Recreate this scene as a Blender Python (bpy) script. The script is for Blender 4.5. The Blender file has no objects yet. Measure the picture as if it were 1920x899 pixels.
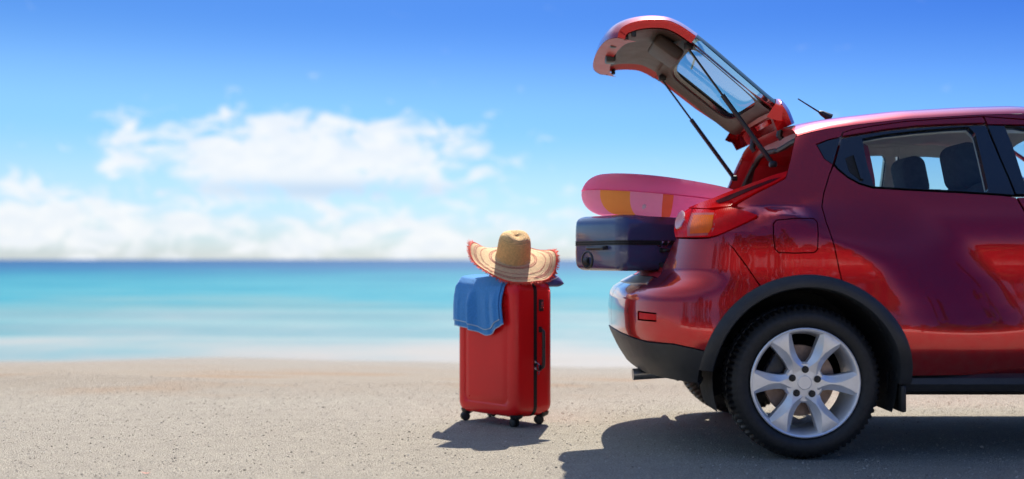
import bpy, bmesh, math, random
import numpy as np
from mathutils import Vector, Matrix, noise as mnoise
from mathutils.geometry import delaunay_2d_cdt
random.seed(7)
sc = bpy.context.scene
COL = sc.collection
PI = math.pi
# ------------------------------------------------------------------ camera
FPX, CX, HY, CAMZ = 2185.0, 960.0, 487.0, 0.865      # focal length in photo pixels, principal point, eye height
cam = bpy.data.cameras.new('camera'); camo = bpy.data.objects.new('camera', cam); COL.objects.link(camo)
camo.location = (0, 0, CAMZ); camo.rotation_euler = (PI/2, 0, 0)
cam.sensor_width = 36; cam.lens = 36*FPX/1920
cam.shift_y = (HY-449.5)/1920
cam.clip_start = .1; cam.clip_end = 20000
cam.dof.use_dof = True; cam.dof.focus_distance = 5.45; cam.dof.aperture_fstop = 1.1
sc.camera = camo
# ------------------------------------------------------------------ sky and sun
SUN = Vector((.12, .82, 1)).normalized()
el = math.asin(SUN.z); az = math.atan2(SUN.x, SUN.y)
w = bpy.data.worlds.new('World'); sc.world = w; w.use_nodes = True
nt = w.node_tree; nd = nt.nodes; lk = nt.links; nd.clear()
def N(t, **k):
    n = nd.new(t)
    for a, b in k.items(): setattr(n, a, b)
    return n
def M_(op, a, b=None, c=None):
    n = nd.new('ShaderNodeMath'); n.operation = op
    for i, x in enumerate((a, b, c)):
        if x is None: continue
        if isinstance(x, (int, float)): n.inputs[i].default_value = x
        else: lk.new(x, n.inputs[i])
    return n.outputs[0]
out = N('ShaderNodeOutputWorld'); bg = N('ShaderNodeBackground')
sky = N('ShaderNodeTexSky', sky_type='NISHITA'); sky.sun_disc = False
sky.sun_elevation = el; sky.sun_rotation = az; sky.altitude = 0; sky.air_density = 1.0; sky.dust_density = .3; sky.ozone_density = 1.0
tc = N('ShaderNodeTexCoord'); sep = N('ShaderNodeSeparateXYZ'); lk.new(tc.outputs['Generated'], sep.inputs[0])
elv = M_('MULTIPLY', M_('ARCSINE', sep.outputs[2]), 57.2958)               # elevation in degrees
azm = M_('MULTIPLY', M_('ARCTAN2', sep.outputs[0], sep.outputs[1]), 57.2958)  # azimuth from +Y in degrees
# deep clear blue away from the horizon, paler low down
def ramp(fac, stops, interp='EASE'):
    r = N('ShaderNodeValToRGB'); r.color_ramp.interpolation = interp
    e = r.color_ramp.elements
    while len(e) < len(stops): e.new(.5)
    for i, (p, c) in enumerate(stops): e[i].position = p; e[i].color = (*c, 1)
    lk.new(fac, r.inputs[0]); return r.outputs[0]
def mix(f, a, b, bt='MIX'):
    n = N('ShaderNodeMix', data_type='RGBA', blend_type=bt)
    for s, x in ((n.inputs[0], f), (n.inputs[6], a), (n.inputs[7], b)):
        if isinstance(x, (int, float)): s.default_value = x
        elif isinstance(x, tuple): s.default_value = (*x, 1)
        else: lk.new(x, s)
    return n.outputs[2]
e01 = M_('DIVIDE', elv, 90.0)
tint = ramp(e01, [(0, (.205, .258, .385)), (.012, (.200, .262, .390)), (.035, (.178, .262, .390)), (.075, (.120, .235, .385)), (.135, (.058, .148, .33)), (.3, (.50, .60, .70)), (.7, (1.0, .97, .88))])
skyc = mix(1.0, sky.outputs[0], tint, 'MULTIPLY')
# the side of the sky away from the left is deeper (polarised band), one slow turn round the horizon
turn = M_('MULTIPLY_ADD', M_('COSINE', M_('MULTIPLY', M_('SUBTRACT', azm, -80.0), .0174533)), .5, .5)
deep = mix(turn, (.04, .30, .74), (1.90, 1.46, 1.10))
upw = M_('MULTIPLY_ADD', elv, .12, -.10); 
cl = N('ShaderNodeClamp'); lk.new(upw, cl.inputs[0])
skyc = mix(1.0, skyc, mix(cl.outputs[0], (1, 1, 1), deep), 'MULTIPLY')
# clouds: low cumulus row round the horizon and one bigger bank
cmb = N('ShaderNodeCombineXYZ'); lk.new(M_('MULTIPLY', azm, .30), cmb.inputs[0]); lk.new(M_('MULTIPLY', elv, .62), cmb.inputs[1])
def noise(vec, scale, detail, rough, dist=0.0):
    n = N('ShaderNodeTexNoise'); n.inputs['Scale'].default_value = scale; n.inputs['Detail'].default_value = detail
    n.inputs['Roughness'].default_value = rough; n.inputs['Distortion'].default_value = dist
    lk.new(vec, n.inputs['Vector']); return n.outputs[0]
nz = noise(cmb.outputs[0], 1.55, 7, .62, .55)
def gauss(x, c, s):
    return M_('EXPONENT', M_('MULTIPLY', M_('POWER', M_('ABSOLUTE', M_('DIVIDE', M_('SUBTRACT', x, c), s)), 2.0), -1.0))
bank = M_('MULTIPLY', gauss(azm, -10.0, 9.5), gauss(elv, 5.0, 2.15))
bank2 = M_('MULTIPLY', gauss(azm, -24.0, 6.0), gauss(elv, 2.3, 1.1))
low = M_('MULTIPLY', gauss(elv, 1.1, 1.7), M_('MULTIPLY_ADD', noise(cmb.outputs[0], .75, 2, .5), 1.0, -.08))
dens = M_('ADD', M_('ADD', M_('MULTIPLY', bank, .50), M_('MULTIPLY', bank2, .26)), M_('MULTIPLY', low, .62))
msk = N('ShaderNodeMapRange'); msk.interpolation_type = 'SMOOTHSTEP'
msk.inputs['From Min'].default_value = .64; msk.inputs['From Max'].default_value = .88
lk.new(M_('ADD', nz, dens), msk.inputs[0])
# grey-blue undersides where the cloud is thick low in the bank
shade = noise(cmb.outputs[0], 2.3, 4, .6, .2)
und = N('ShaderNodeMapRange'); und.inputs['From Min'].default_value = .40; und.inputs['From Max'].default_value = .62; lk.new(shade, und.inputs[0])
base_ = M_('MULTIPLY', gauss(azm, -9.0, 9.0), gauss(elv, 3.35, .55))
gry = M_('MAXIMUM', M_('MULTIPLY', base_, .85), M_('MULTIPLY', M_('SUBTRACT', 1.0, und.outputs[0]), .22))
ccol = mix(gry, (2.85, 2.9, 2.95), (1.6, 2.1, 2.7))
skyc = mix(M_('MULTIPLY', msk.outputs[0], .93), skyc, ccol)
lk.new(skyc, bg.inputs[0]); bg.inputs[1].default_value = .13
lk.new(bg.outputs[0], out.inputs[0])
sl = bpy.data.lights.new('sun', 'SUN'); sl.energy = 3.7; sl.angle = math.radians(.5); sl.color = (1, .93, .80)
so = bpy.data.objects.new('sun', sl); COL.objects.link(so); so.rotation_euler = (-SUN).to_track_quat('-Z', 'Y').to_euler()
vs = sc.view_settings; vs.view_transform = 'Standard'; vs.look = 'None'; vs.gamma = 1; vs.use_curve_mapping = False
vs.exposure = 1.38
sc.render.engine = 'CYCLES'
# ------------------------------------------------------------------ materials
def mat(name, base=(.5,.5,.5), rough=.5, metal=0, coat=0, coat_rough=.03, spec=.5, **k):
    m = bpy.data.materials.new(name); m.use_nodes = True
    p = m.node_tree.nodes['Principled BSDF']; I = p.inputs
    I['Base Color'].default_value = (*base, 1); I['Roughness'].default_value = rough; I['Metallic'].default_value = metal
    I['Coat Weight'].default_value = coat; I['Coat Roughness'].default_value = coat_rough; I['Specular IOR Level'].default_value = spec
    return m
class G:                                                  # small node-graph helper for one material
    def __init__(s, m): s.m = m; s.t = m.node_tree; s.p = s.t.nodes.get('Principled BSDF'); s.o = s.t.nodes.get('Material Output')
    def n(s, ty, **k):
        x = s.t.nodes.new(ty)
        for a, b in k.items(): setattr(x, a, b)
        return x
    def l(s, a, b): s.t.links.new(a, b)
    def coord(s, kind='Object', scale=(1,1,1)):
        c = s.n('ShaderNodeTexCoord'); mp = s.n('ShaderNodeMapping'); mp.inputs['Scale'].default_value = scale
        s.l(c.outputs[kind], mp.inputs[0]); return mp.outputs[0]
    def noise(s, vec, scale, detail=4, rough=.5, dist=0):
        x = s.n('ShaderNodeTexNoise'); x.inputs['Scale'].default_value = scale; x.inputs['Detail'].default_value = detail
        x.inputs['Roughness'].default_value = rough; x.inputs['Distortion'].default_value = dist; s.l(vec, x.inputs['Vector']); return x.outputs[0]
    def ramp(s, f, stops, interp='LINEAR'):
        r = s.n('ShaderNodeValToRGB'); r.color_ramp.interpolation = interp; e = r.color_ramp.elements
        while len(e) < len(stops): e.new(.5)
        for i, (p, c) in enumerate(stops): e[i].position = p; e[i].color = (*c, 1)
        s.l(f, r.inputs[0]); return r.outputs[0]
    def bump(s, h, strength, dist):
        b = s.n('ShaderNodeBump'); b.inputs['Strength'].default_value = strength; b.inputs['Distance'].default_value = dist
        s.l(h, b.inputs['Height']); s.l(b.outputs[0], s.p.inputs['Normal']); return b
    def mix(s, f, a, b, bt='MIX'):
        n = s.n('ShaderNodeMix', data_type='RGBA', blend_type=bt)
        for so_, x in ((n.inputs[0], f), (n.inputs[6], a), (n.inputs[7], b)):
            if isinstance(x, (int, float)): so_.default_value = x
            elif isinstance(x, tuple): so_.default_value = (*x, 1)
            else: s.l(x, so_)
        return n.outputs[2]
    def math(s, op, a, b=None):
        n = s.n('ShaderNodeMath', operation=op)
        for i, x in enumerate((a, b)):
            if x is None: continue
            if isinstance(x, (int, float)): n.inputs[i].default_value = x
            else: s.l(x, n.inputs[i])
        return n.outputs[0]
MT = {}
def noisy(name, base, rough, var=.15, scale=8, bump=0, bscale=200, **k):
    m = mat(name, base, rough, **k); g = G(m); v = g.coord()
    f = g.noise(v, scale, 5, .6)
    a = tuple(c*(1-var) for c in base); b = tuple(min(1, c*(1+var)) for c in base)
    g.l(g.ramp(f, [(.3, a), (.7, b)]), g.p.inputs['Base Color'])
    r = g.n('ShaderNodeMapRange'); g.l(g.noise(v, scale*2.3, 3), r.inputs[0]); r.inputs['To Min'].default_value = max(.02, rough*.82); r.inputs['To Max'].default_value = min(1, rough*1.18)
    g.l(r.outputs[0], g.p.inputs['Roughness'])
    if bump: g.bump(g.noise(v, bscale, 3), bump, .002)
    MT[name] = m; return m
m = mat('paint', (.42, .006, .014), .22, metal=.85, coat=1.0, coat_rough=.008); MT['paint'] = m; gp = G(m); v = gp.coord()
fl = gp.ramp(gp.noise(v, 1400, 2), [(.3, (.46, .005, .011)), (.7, (.58, .009, .016))])
spz = gp.n('ShaderNodeSeparateXYZ'); gp.l(v, spz.inputs[0]); dz_ = gp.n('ShaderNodeMapRange'); gp.l(spz.outputs[2], dz_.inputs[0])
dz_.inputs['From Min'].default_value = .75; dz_.inputs['From Max'].default_value = .35; dz_.inputs['To Max'].default_value = .30
du = gp.math('MULTIPLY', dz_.outputs[0], gp.ramp(gp.noise(v, 22, 6, .7), [(.35, (0, 0, 0)), (.75, (1, 1, 1))]))
gp.l(gp.mix(du, fl, (.30, .22, .17)), gp.p.inputs['Base Color'])
cr_ = gp.math('ADD', gp.math('MULTIPLY', du, .25), .008); gp.l(cr_, gp.p.inputs['Coat Roughness'])
noisy('paint_inner', (.36, .012, .018), .42, .06, 6, coat=.15, coat_rough=.2, spec=.3)
noisy('black_plastic', (.022, .024, .027), .48, .25, 9, bump=.25, bscale=900)
noisy('gloss_black', (.012, .013, .015), .12, .1, 5, coat=.5)
noisy('rubber', (.013, .0128, .0125), .55, .45, 40, bump=.2, bscale=500)
noisy('seal', (.012, .013, .014), .5, .2, 20)
noisy('alloy', (.80, .80, .81), .34, .04, 30, metal=.55, coat=.3)
noisy('steel', (.42, .40, .38), .35, .2, 30, metal=1.0)
noisy('rust_disc', (.34, .24, .19), .5, .25, 30, metal=.6)
noisy('dark_metal', (.05, .05, .055), .4, .2, 20, metal=.6)
noisy('trim_brown', (.052, .033, .025), .55, .12, 5, bump=.3, bscale=700)
noisy('headliner', (.74, .70, .65), .9, .05, 10, bump=.3, bscale=600)
noisy('seat_fabric', (.028, .034, .042), .92, .25, 30, bump=.5, bscale=800)
noisy('carpet', (.03, .03, .032), .95, .3, 30, bump=.6, bscale=600)
noisy('wheel_well', (.008, .008, .009), .85, .3, 12)
noisy('case_red', (.74, .010, .012), .30, .04, 5, coat=.15, spec=.3, coat_rough=.15, bump=.06, bscale=350)
noisy('case_blue', (.055, .063, .145), .24, .12, 5, coat=.6, coat_rough=.08, bump=.05, bscale=300)
noisy('case_black', (.016, .016, .018), .42, .2, 20)
noisy('zip_tape', (.012, .012, .013), .75, .3, 60, bump=.8, bscale=1200)
noisy('chrome', (.75, .75, .76), .15, .03, 20, metal=1.0)
noisy('hedge_mat', (.035, .06, .02), .8, .5, 3)
noisy('plaster', (.72, .69, .62), .85, .08, 2)
noisy('lens_clear', (.74, .70, .72), .1, .06, 60, coat=1)
noisy('pouch', (.05, .075, .26), .55, .2, 20, bump=.3, bscale=500)
noisy('red_leaf', (.55, .10, .04), .6, .2, 40)
# lamp lenses: ribbed coloured plastic
def lens(name, base, rib=260):
    m = mat(name, base, .18, coat=.08, coat_rough=.01, spec=.08); g = G(m); v = g.coord(scale=(1, .2, .2))
    wv = g.n('ShaderNodeTexWave'); wv.inputs['Scale'].default_value = rib/6.28; g.l(v, wv.inputs[0]); 
    f = g.noise(g.coord(), 25, 2)
    g.l(g.ramp(f, [(.3, tuple(c*.8 for c in base)), (.7, base)]), g.p.inputs['Base Color'])
    g.bump(wv.outputs[1], .25, .002); g.p.inputs['Coat Normal'].default_value = (0, 0, 0)
    pass
    MT[name] = m
lens('lens_red', (.72, .003, .006)); lens('lens_orange', (.80, .115, .006)); lens('lens_dark', (.09, .004, .008)); lens('lens_pink', (.52, .10, .10))
# window glass: clear sheet with mirror reflection by Fresnel
def glass(name, tint, refl=1.0):
    m = bpy.data.materials.new(name); m.use_nodes = True; t = m.node_tree; t.nodes.clear()
    o = t.nodes.new('ShaderNodeOutputMaterial'); mx = t.nodes.new('ShaderNodeMixShader'); tr = t.nodes.new('ShaderNodeBsdfTransparent'); gl = t.nodes.new('ShaderNodeBsdfGlossy')
    lw = t.nodes.new('ShaderNodeLayerWeight'); lw.inputs[0].default_value = .5; pw = t.nodes.new('ShaderNodeMath'); pw.operation = 'POWER'; pw.inputs[1].default_value = 5; t.links.new(lw.outputs['Facing'], pw.inputs[0]); fr = t.nodes.new('ShaderNodeMath'); fr.operation = 'MULTIPLY_ADD'; fr.inputs[1].default_value = .92; fr.inputs[2].default_value = .05; t.links.new(pw.outputs[0], fr.inputs[0]); tr.inputs[0].default_value = (*tint, 1); gl.inputs['Roughness'].default_value = .01
    nz_ = t.nodes.new('ShaderNodeTexNoise'); nz_.inputs['Scale'].default_value = 3; bp = t.nodes.new('ShaderNodeBump'); bp.inputs['Strength'].default_value = .02
    t.links.new(nz_.outputs[0], bp.inputs['Height']); t.links.new(bp.outputs[0], gl.inputs['Normal'])
    t.links.new(fr.outputs[0], mx.inputs[0]); t.links.new(tr.outputs[0], mx.inputs[1]); t.links.new(gl.outputs[0], mx.inputs[2]); t.links.new(mx.outputs[0], o.inputs[0])
    MT[name] = m
glass('glass', (.80, .90, .90)); glass('glass_green', (.55, .78, .74))
# ------------------------------------------------------------------ mesh helpers
def obj(name, verts, faces, m, parent=None, smooth=True, normals=None, sharp=None):
    me = bpy.data.meshes.new(name); me.from_pydata([tuple(map(float, v)) for v in verts], [], [tuple(f) for f in faces]); me.validate()
    me.update()
    if smooth:
        me.polygons.foreach_set('use_smooth', [True]*len(me.polygons))
        if sharp is not None: me.set_sharp_from_angle(angle=math.radians(sharp))
    if normals is not None and len(me.vertices) == len(normals):
        me.normals_split_custom_set_from_vertices([tuple(map(float, n)) for n in normals])
    if m: me.materials.append(MT[m] if isinstance(m, str) else m)
    o = bpy.data.objects.new(name, me); COL.objects.link(o)
    if parent: o.parent = parent
    return o
def empty(name, loc=(0,0,0), rz=0, parent=None):
    o = bpy.data.objects.new(name, None); COL.objects.link(o); o.location = loc; o.rotation_euler = (0, 0, rz)
    o.empty_display_size = .1
    if parent: o.parent = parent
    return o
def tag(o, label, cat, group=None):
    o['label'] = label; o['category'] = cat
    if group: o['group'] = group
class MB:                                                  # collects shapes into one mesh
    def __init__(s): s.v = []; s.f = []
    def add(s, v, f):
        b = len(s.v); s.v += [Vector(x) for x in v]; s.f += [tuple(i+b for i in q) for q in f]; return s
    def box(s, c, d, mtx=None, bev=0.0, seg=2):
        bm = bmesh.new(); bmesh.ops.create_cube(bm, size=1)
        for q in bm.verts: q.co = Vector((q.co.x*d[0], q.co.y*d[1], q.co.z*d[2]))
        if bev: bmesh.ops.bevel(bm, geom=bm.edges[:], offset=bev, segments=seg, profile=.5, affect='EDGES')
        mt = Matrix.Translation(c) @ (mtx or Matrix())
        bm.verts.index_update(); s.add([mt @ q.co for q in bm.verts], [[q.index for q in f.verts] for f in bm.faces]); bm.free(); return s
    def tube(s, pts, r, n=10, closed=False, cap=True):
        pts = [Vector(p) for p in pts]; k = len(pts); rr = r if isinstance(r, (list, tuple)) else [r]*k
        vs_ = []; up = None
        for i, p in enumerate(pts):
            a = pts[(i-1) % k] if (closed or i > 0) else p; b = pts[(i+1) % k] if (closed or i < k-1) else p
            d = (b-a).normalized()
            if up is None: up = d.orthogonal().normalized()
            up = (up - d*up.dot(d)).normalized(); sd = d.cross(up)
            for j in range(n):
                t = 2*PI*j/n; vs_.append(p + (up*math.cos(t)+sd*math.sin(t))*rr[i])
        fs = []
        for i in range(k if closed else k-1):
            for j in range(n):
                a = i*n+j; b = i*n+(j+1) % n; c = ((i+1) % k)*n+(j+1) % n; d = ((i+1) % k)*n+j; fs.append((a, b, c, d))
        if cap and not closed: fs.append(tuple(range(n-1, -1, -1))); fs.append(tuple(range((k-1)*n, k*n)))
        return s.add(vs_, fs)
    def loft(s, rings, closed=True, cap0=False, cap1=False):
        n = len(rings[0]); v = [p for r in rings for p in r]; f = []
        for i in range(len(rings)-1):
            for j in range(n if closed else n-1):
                a = i*n+j; b = i*n+(j+1) % n; f.append((a, b, b+n, a+n))
        if cap0: f.append(tuple(range(n-1, -1, -1)))
        if cap1: f.append(tuple(range((len(rings)-1)*n, len(rings)*n)))
        return s.add(v, f)
    def lathe(s, prof, n=48, mtx=None, a0=0, a1=2*PI):
        """prof: (radius, height) pairs turned about local Z"""
        full = abs(a1-a0-2*PI) < 1e-6; k = n if full else n+1; m = mtx or Matrix(); v = []; f = []
        for i in range(k):
            a = a0+(a1-a0)*i/n
            for r, h in prof: v.append(m @ Vector((r*math.cos(a), r*math.sin(a), h)))
        L = len(prof)
        for i in range(n):
            for j in range(L-1):
                p = i*L+j; q = ((i+1) % k)*L+j; f.append((p, q, q+1, p+1))
        return s.add(v, f)
    def grid(s, fn, us, vs_):
        v = [fn(a, b) for a in us for b in vs_]; m = len(vs_)
        return s.add(v, [(i*m+j, (i+1)*m+j, (i+1)*m+j+1, i*m+j+1) for i in range(len(us)-1) for j in range(m-1)])
    def build(s, name, m, parent=None, smooth=True, sharp=35):
        return obj(name, s.v, s.f, m, parent, smooth, None, sharp)
def lin(a, b, n): return [a+(b-a)*i/(n-1) for i in range(n)]
def sstep(a, b, x): t = np.clip((np.asarray(x, float)-a)/(b-a), 0, 1); return t*t*(3-2*t)
# =========================================================================================== SETTING
# ---- ground: one sheet, gravel road edge, falling as a beach into the sea
def ground_z(x, y):
    d_ = (y-7.9+.55*math.sin(x*.33)+.35*math.sin(x*.71+1)+.15*math.sin(x*1.9))*3
    z = -.068*(math.log1p(math.exp(min(d_, 40))) if d_ < 40 else d_)/3 if y < 60 else -3.6
    z += .05*math.exp(-((y-8.4-.2*math.sin(x*.9))/.5)**2)*(.5+.5*math.sin(x*1.7+.6))
    return z
xs = sorted(set([-3000, -800, -300, -120, -60] + [round(v, 3) for v in np.arange(-30, 30.01, .5)] + [60, 120, 300, 800, 3000]))
ys = sorted(set([-600, -200, -80, -40, -20] + [round(v, 3) for v in np.arange(-10, 26, .25)] + [30, 40, 60, 90]))
g = MB().grid(lambda x, y: (x, y, ground_z(x, y)), xs, ys)
m = mat('ground_mat', (.4, .36, .31), .9, spec=.25); gg = G(m); MT['ground'] = m
v = gg.coord('Object')
big = gg.noise(v, .55, 4, .55); mid = gg.noise(v, 9, 5, .6); fine = gg.noise(v, 105, 5, .72); grit = gg.noise(v, 420, 2, .6)
vor = gg.n('ShaderNodeTexVoronoi'); vor.inputs['Scale'].default_value = 165; gg.l(v, vor.inputs['Vector'])
stone = gg.ramp(vor.outputs['Color'], [(.0, (.22, .195, .16)), (.45, (.37, .33, .27)), (.8, (.46, .41, .34)), (1, (.60, .545, .47))])
c1 = gg.mix(gg.ramp(fine, [(.38, (0,0,0)), (.62, (1,1,1))]), (.21, .188, .152), (.60, .54, .435))
c1 = gg.mix(.5, c1, stone)
c1 = gg.mix(gg.ramp(grit, [(.71, (0,0,0)), (.80, (.7,.7,.7))]), c1, (.13, .115, .10))
c1 = gg.mix(gg.ramp(mid, [(.3, (.86,.86,.87)), (.7, (1.08,1.07,1.05))]), c1, c1)
c2 = gg.mix(1.0, c1, gg.ramp(mid, [(.3, (.84,.84,.85)), (.7, (1,1,1))]), 'MULTIPLY')
c2 = gg.mix(1.0, c2, gg.ramp(big, [(.35, (.93,.92,.91)), (.65, (1,1,1))]), 'MULTIPLY')
sand = gg.mix(gg.noise(v, 2.5, 4, .6), (.30, .25, .19), (.345, .30, .245))
sp = gg.n('ShaderNodeSeparateXYZ'); gg.l(v, sp.inputs[0])
patch = gg.ramp(gg.noise(gg.coord('Object', (.55, 1.2, 1)), 1.1, 3, .5), [(.52, (0,0,0)), (.68, (1,1,1))])
sand = gg.mix(patch, sand, (.34, .22, .135))
wet = gg.n('ShaderNodeMapRange'); gg.l(sp.outputs[1], wet.inputs[0]); wet.inputs['From Min'].default_value = 10; wet.inputs['From Max'].default_value = 14
sand = gg.mix(wet.outputs[0], sand, (.31, .28, .24))
edge = gg.n('ShaderNodeMapRange'); edge.interpolation_type = 'SMOOTHSTEP'
gg.l(gg.math('ADD', sp.outputs[1], gg.math('MULTIPLY', gg.noise(v, 1.3, 4, .6), 1.2)), edge.inputs[0]); edge.inputs['From Min'].default_value = 7.7; edge.inputs['From Max'].default_value = 8.8
gg.l(gg.mix(edge.outputs[0], c2, sand), gg.p.inputs['Base Color'])
bh = gg.math('ADD', gg.math('MULTIPLY', vor.outputs['Distance'], -.8), gg.math('ADD', gg.math('MULTIPLY', fine, 1.1), gg.math('MULTIPLY', mid, .9)))
gg.bump(bh, 1.0, .012)
o = g.build('ground', m, None, True, None); o['kind'] = 'structure'
# ---- sea, to the horizon, low ripples near the shore
SEA = -.48
def sea_z(x, y):
    a = math.exp(-(y-18)/60.0)
    return SEA + a*(.07*math.sin(y*1.15+.5*math.sin(x*.21)+.8*math.sin(x*.07)) + .03*math.sin(y*2.1+x*.33))
sy = list(np.arange(11.5, 60, .40)) + list(np.geomspace(60, 9000, 40)); sx = [-9000, -2500, -700, -250, -110] + list(np.arange(-60, 61, 2.0)) + [110, 250, 700, 2500, 9000]
g = MB().grid(lambda x, y: (x, y, sea_z(x, y)), sx, sy)
m = bpy.data.materials.new('sea_mat'); m.use_nodes = True; gg = G(m); t = m.node_tree; MT['sea'] = m
v = gg.coord('Object'); sp = gg.n('ShaderNodeSeparateXYZ'); gg.l(v, sp.inputs[0])
u = gg.math('DIVIDE', 2.75, gg.math('MAXIMUM', sp.outputs[1], 1.0))               # shallow near shore (1) .. deep offshore (0)
wob = gg.math('MULTIPLY_ADD', gg.noise(gg.coord('Object', (.10, .13, 1)), 1.0, 5, .65), .34); wob.node.inputs[2].default_value = -.17
u2 = gg.math('ADD', u, gg.math('MULTIPLY', wob, gg.math('MULTIPLY', u, 5.0)))
depth = gg.ramp(u2, [(0, (.004, .055, .15)), (.009, (.004, .065, .17)), (.018, (.006, .105, .20)), (.030, (.015, .16, .225)), (.055, (.04, .215, .265)), (.085, (.10, .225, .245)), (.125, (.165, .255, .265)), (.160, (.25, .275, .265)), (.182, (.29, .283, .26)), (.21, (.30, .275, .24)), (1, (.31, .28, .24))])
gg.l(depth, gg.p.inputs['Base Color']); gg.p.inputs['Roughness'].default_value = .55; gg.p.inputs['Specular IOR Level'].default_value = .0
gl = gg.n('ShaderNodeBsdfGlossy'); gl.inputs['Roughness'].default_value = .22
mxs = gg.n('ShaderNodeMixShader'); mxs.inputs[0].default_value = .13
bp = gg.n('ShaderNodeBump'); bp.inputs['Strength'].default_value = .6; bp.inputs['Distance'].default_value = .06
gg.l(gg.noise(gg.coord('Object', (.7, 2.0, 1)), 1.2, 5, .6), bp.inputs['Height']); gg.l(bp.outputs[0], gl.inputs['Normal'])
gg.l(gg.p.outputs[0], mxs.inputs[1]); gg.l(gl.outputs[0], mxs.inputs[2]); gg.l(mxs.outputs[0], gg.o.inputs[0])
o = g.build('sea', m, None, True, None); o['kind'] = 'structure'
# ---- loose gravel lying on the road edge (uncountable)
tv, tf = [], []
rng = random.Random(3)
base_ico = [(0,0,1),(.894,0,.447),(.276,.851,.447),(-.724,.526,.447),(-.724,-.526,.447),(.276,-.851,.447),(.724,.526,-.447),(-.276,.851,-.447),(-.894,0,-.447),(-.276,-.851,-.447),(.724,-.526,-.447),(0,0,-1)]
ico_f = [(0,1,2),(0,2,3),(0,3,4),(0,4,5),(0,5,1),(1,6,2),(2,7,3),(3,8,4),(4,9,5),(5,10,1),(6,7,2),(7,8,3),(8,9,4),(9,10,5),(10,6,1)]
for i in range(15000):
    y = 3.9+4.6*rng.random()**1.15; x = (rng.random()-.5)*y*1.04
    s = .0018+.0038*rng.random()**3.5
    if rng.random() < .003: s *= 1.8
    b = len(tv); a = rng.random()*6.3; ca, sa = math.cos(a), math.sin(a); ex = .7+.7*rng.random(); ez = .45+.4*rng.random()
    for p in base_ico[:11]:
        q = .8+.4*rng.random(); px, py = p[0]*s*ex*q, p[1]*s*q
        tv.append((x+px*ca-py*sa, y+px*sa+py*ca, ground_z(x, y)+s*.25+p[2]*s*ez))
    tf += [tuple(k+b for k in f) for f in ico_f]
m = mat('gravel_mat', (.3, .28, .25), .9, spec=.2); gg = G(m); gi = gg.n('ShaderNodeNewGeometry')
gg.l(gg.ramp(gi.outputs['Random Per Island'], [(0, (.10, .09, .075)), (.04, (.19, .165, .135)), (.09, (.29, .255, .205)), (.8, (.45, .40, .33)), (1, (.58, .53, .46))]), gg.p.inputs['Base Color'])
o = obj('gravel', tv, tf, m, None, False); o['kind'] = 'stuff'; o['label'] = 'loose sandy gravel grains strewn over the road edge'; o['category'] = 'gravel'
# =========================================================================================== CAR BODY SURFACE
YC = 5.85
_z = np.array([.10, .20, .30, .38, .47, .55, .65, .80, .95, 1.06, 1.17, 1.30, 1.50, 1.70]); _w = np.array([.66, .72, .765, .80, .832, .842, .832, .824, .824, .812, .782, .716, .615, .50])
def dense(zs, vs_, sig=.02):
    zz = np.arange(0, 1.9, .004); y = np.interp(zz, zs, vs_); k = np.exp(-.5*((np.arange(-40, 41)*.004)/sig)**2); k /= k.sum()
    return zz, np.convolve(np.pad(y, 40, mode='edge'), k, 'valid')
ZW, WW = dense(_z, _w, .028)
ZR, XR = dense(np.array([.10, .20, .335, .42, .52, .62, .70, .735, .765, .80, .9, 1.0, 1.9]), np.array([.70, .66, .605, .55, .503, .497, .505, .53, .60, .665, .685, .70, 1.51]), .012)
ZF, XF = dense(np.array([.10, .2, .4, .7, .85, 1.0, 1.2]), np.array([4.4, 4.5, 4.62, 4.63, 4.57, 4.43, 4.2]), .03)
WHX, WHX2, WHZ = 1.262, 3.782, .334
def Wf(X, Z):
    X = np.asarray(X, float); Z = np.asarray(Z, float)
    w_ = np.interp(Z, ZW, WW)
    dx = np.clip(np.minimum(X-WHX, WHX2-X), 0, None)
    r = np.hypot(dx, np.clip(Z-.36, 0, None))
    f_ = np.arctan2(dx, np.maximum(Z-.36, 1e-4))/(PI/2); kk = np.exp(-((X-1.16)/.13)**2); lo = .60-.16*f_+.096*kk; hi = .80+.22*f_-.066*kk
    t_ = np.clip((r-lo)/(hi-lo), 0, 1)
    return w_ + (.064+.012*kk)*(1-t_*t_*(3-2*t_))
NSE = 2.8
def Sf(t, Z):
    t = np.asarray(t, float); Z = np.asarray(Z, float); t, Z = np.broadcast_arrays(t, Z)
    xc = 1.0+.9*np.clip(Z-1.0, 0, None); xr = np.interp(Z, ZR, XR); X = t.copy(); v_ = Wf(t, Z)
    k = t < xc
    ph = np.clip((xc-t)/.86, 0, PI/2); b = Wf(xc, Z); a = xc-xr
    r = ((np.cos(ph)/b)**NSE+(np.sin(ph)/a)**NSE)**(-1/NSE)
    X = np.where(k, xc-r*np.sin(ph), X); v_ = np.where(k, r*np.cos(ph), v_)
    xf = 4.12; kf = t > xf
    ph = np.clip((t-xf)/.86, 0, PI/2); b = Wf(np.full_like(t, xf), Z); a = np.interp(Z, ZF, XF)-xf
    r = ((np.cos(ph)/b)**NSE+(np.sin(ph)/a)**NSE)**(-1/NSE)
    X = np.where(kf, xf+r*np.sin(ph), X); v_ = np.where(kf, r*np.cos(ph), v_)
    return np.stack([X, YC-v_, Z], -1)
def Sn(t, Z, h=.003):
    d1 = Sf(np.asarray(t)+h, Z)-Sf(np.asarray(t)-h, Z); d2 = Sf(t, np.asarray(Z)+h)-Sf(t, np.asarray(Z)-h)
    n = np.cross(d1, d2); return n/np.maximum(np.linalg.norm(n, axis=-1, keepdims=True), 1e-9)
def proj(P): P = np.asarray(P); return np.stack([CX+FPX*P[..., 0]/P[..., 1], HY-FPX*(P[..., 2]-CAMZ)/P[..., 1]], -1)
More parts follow.
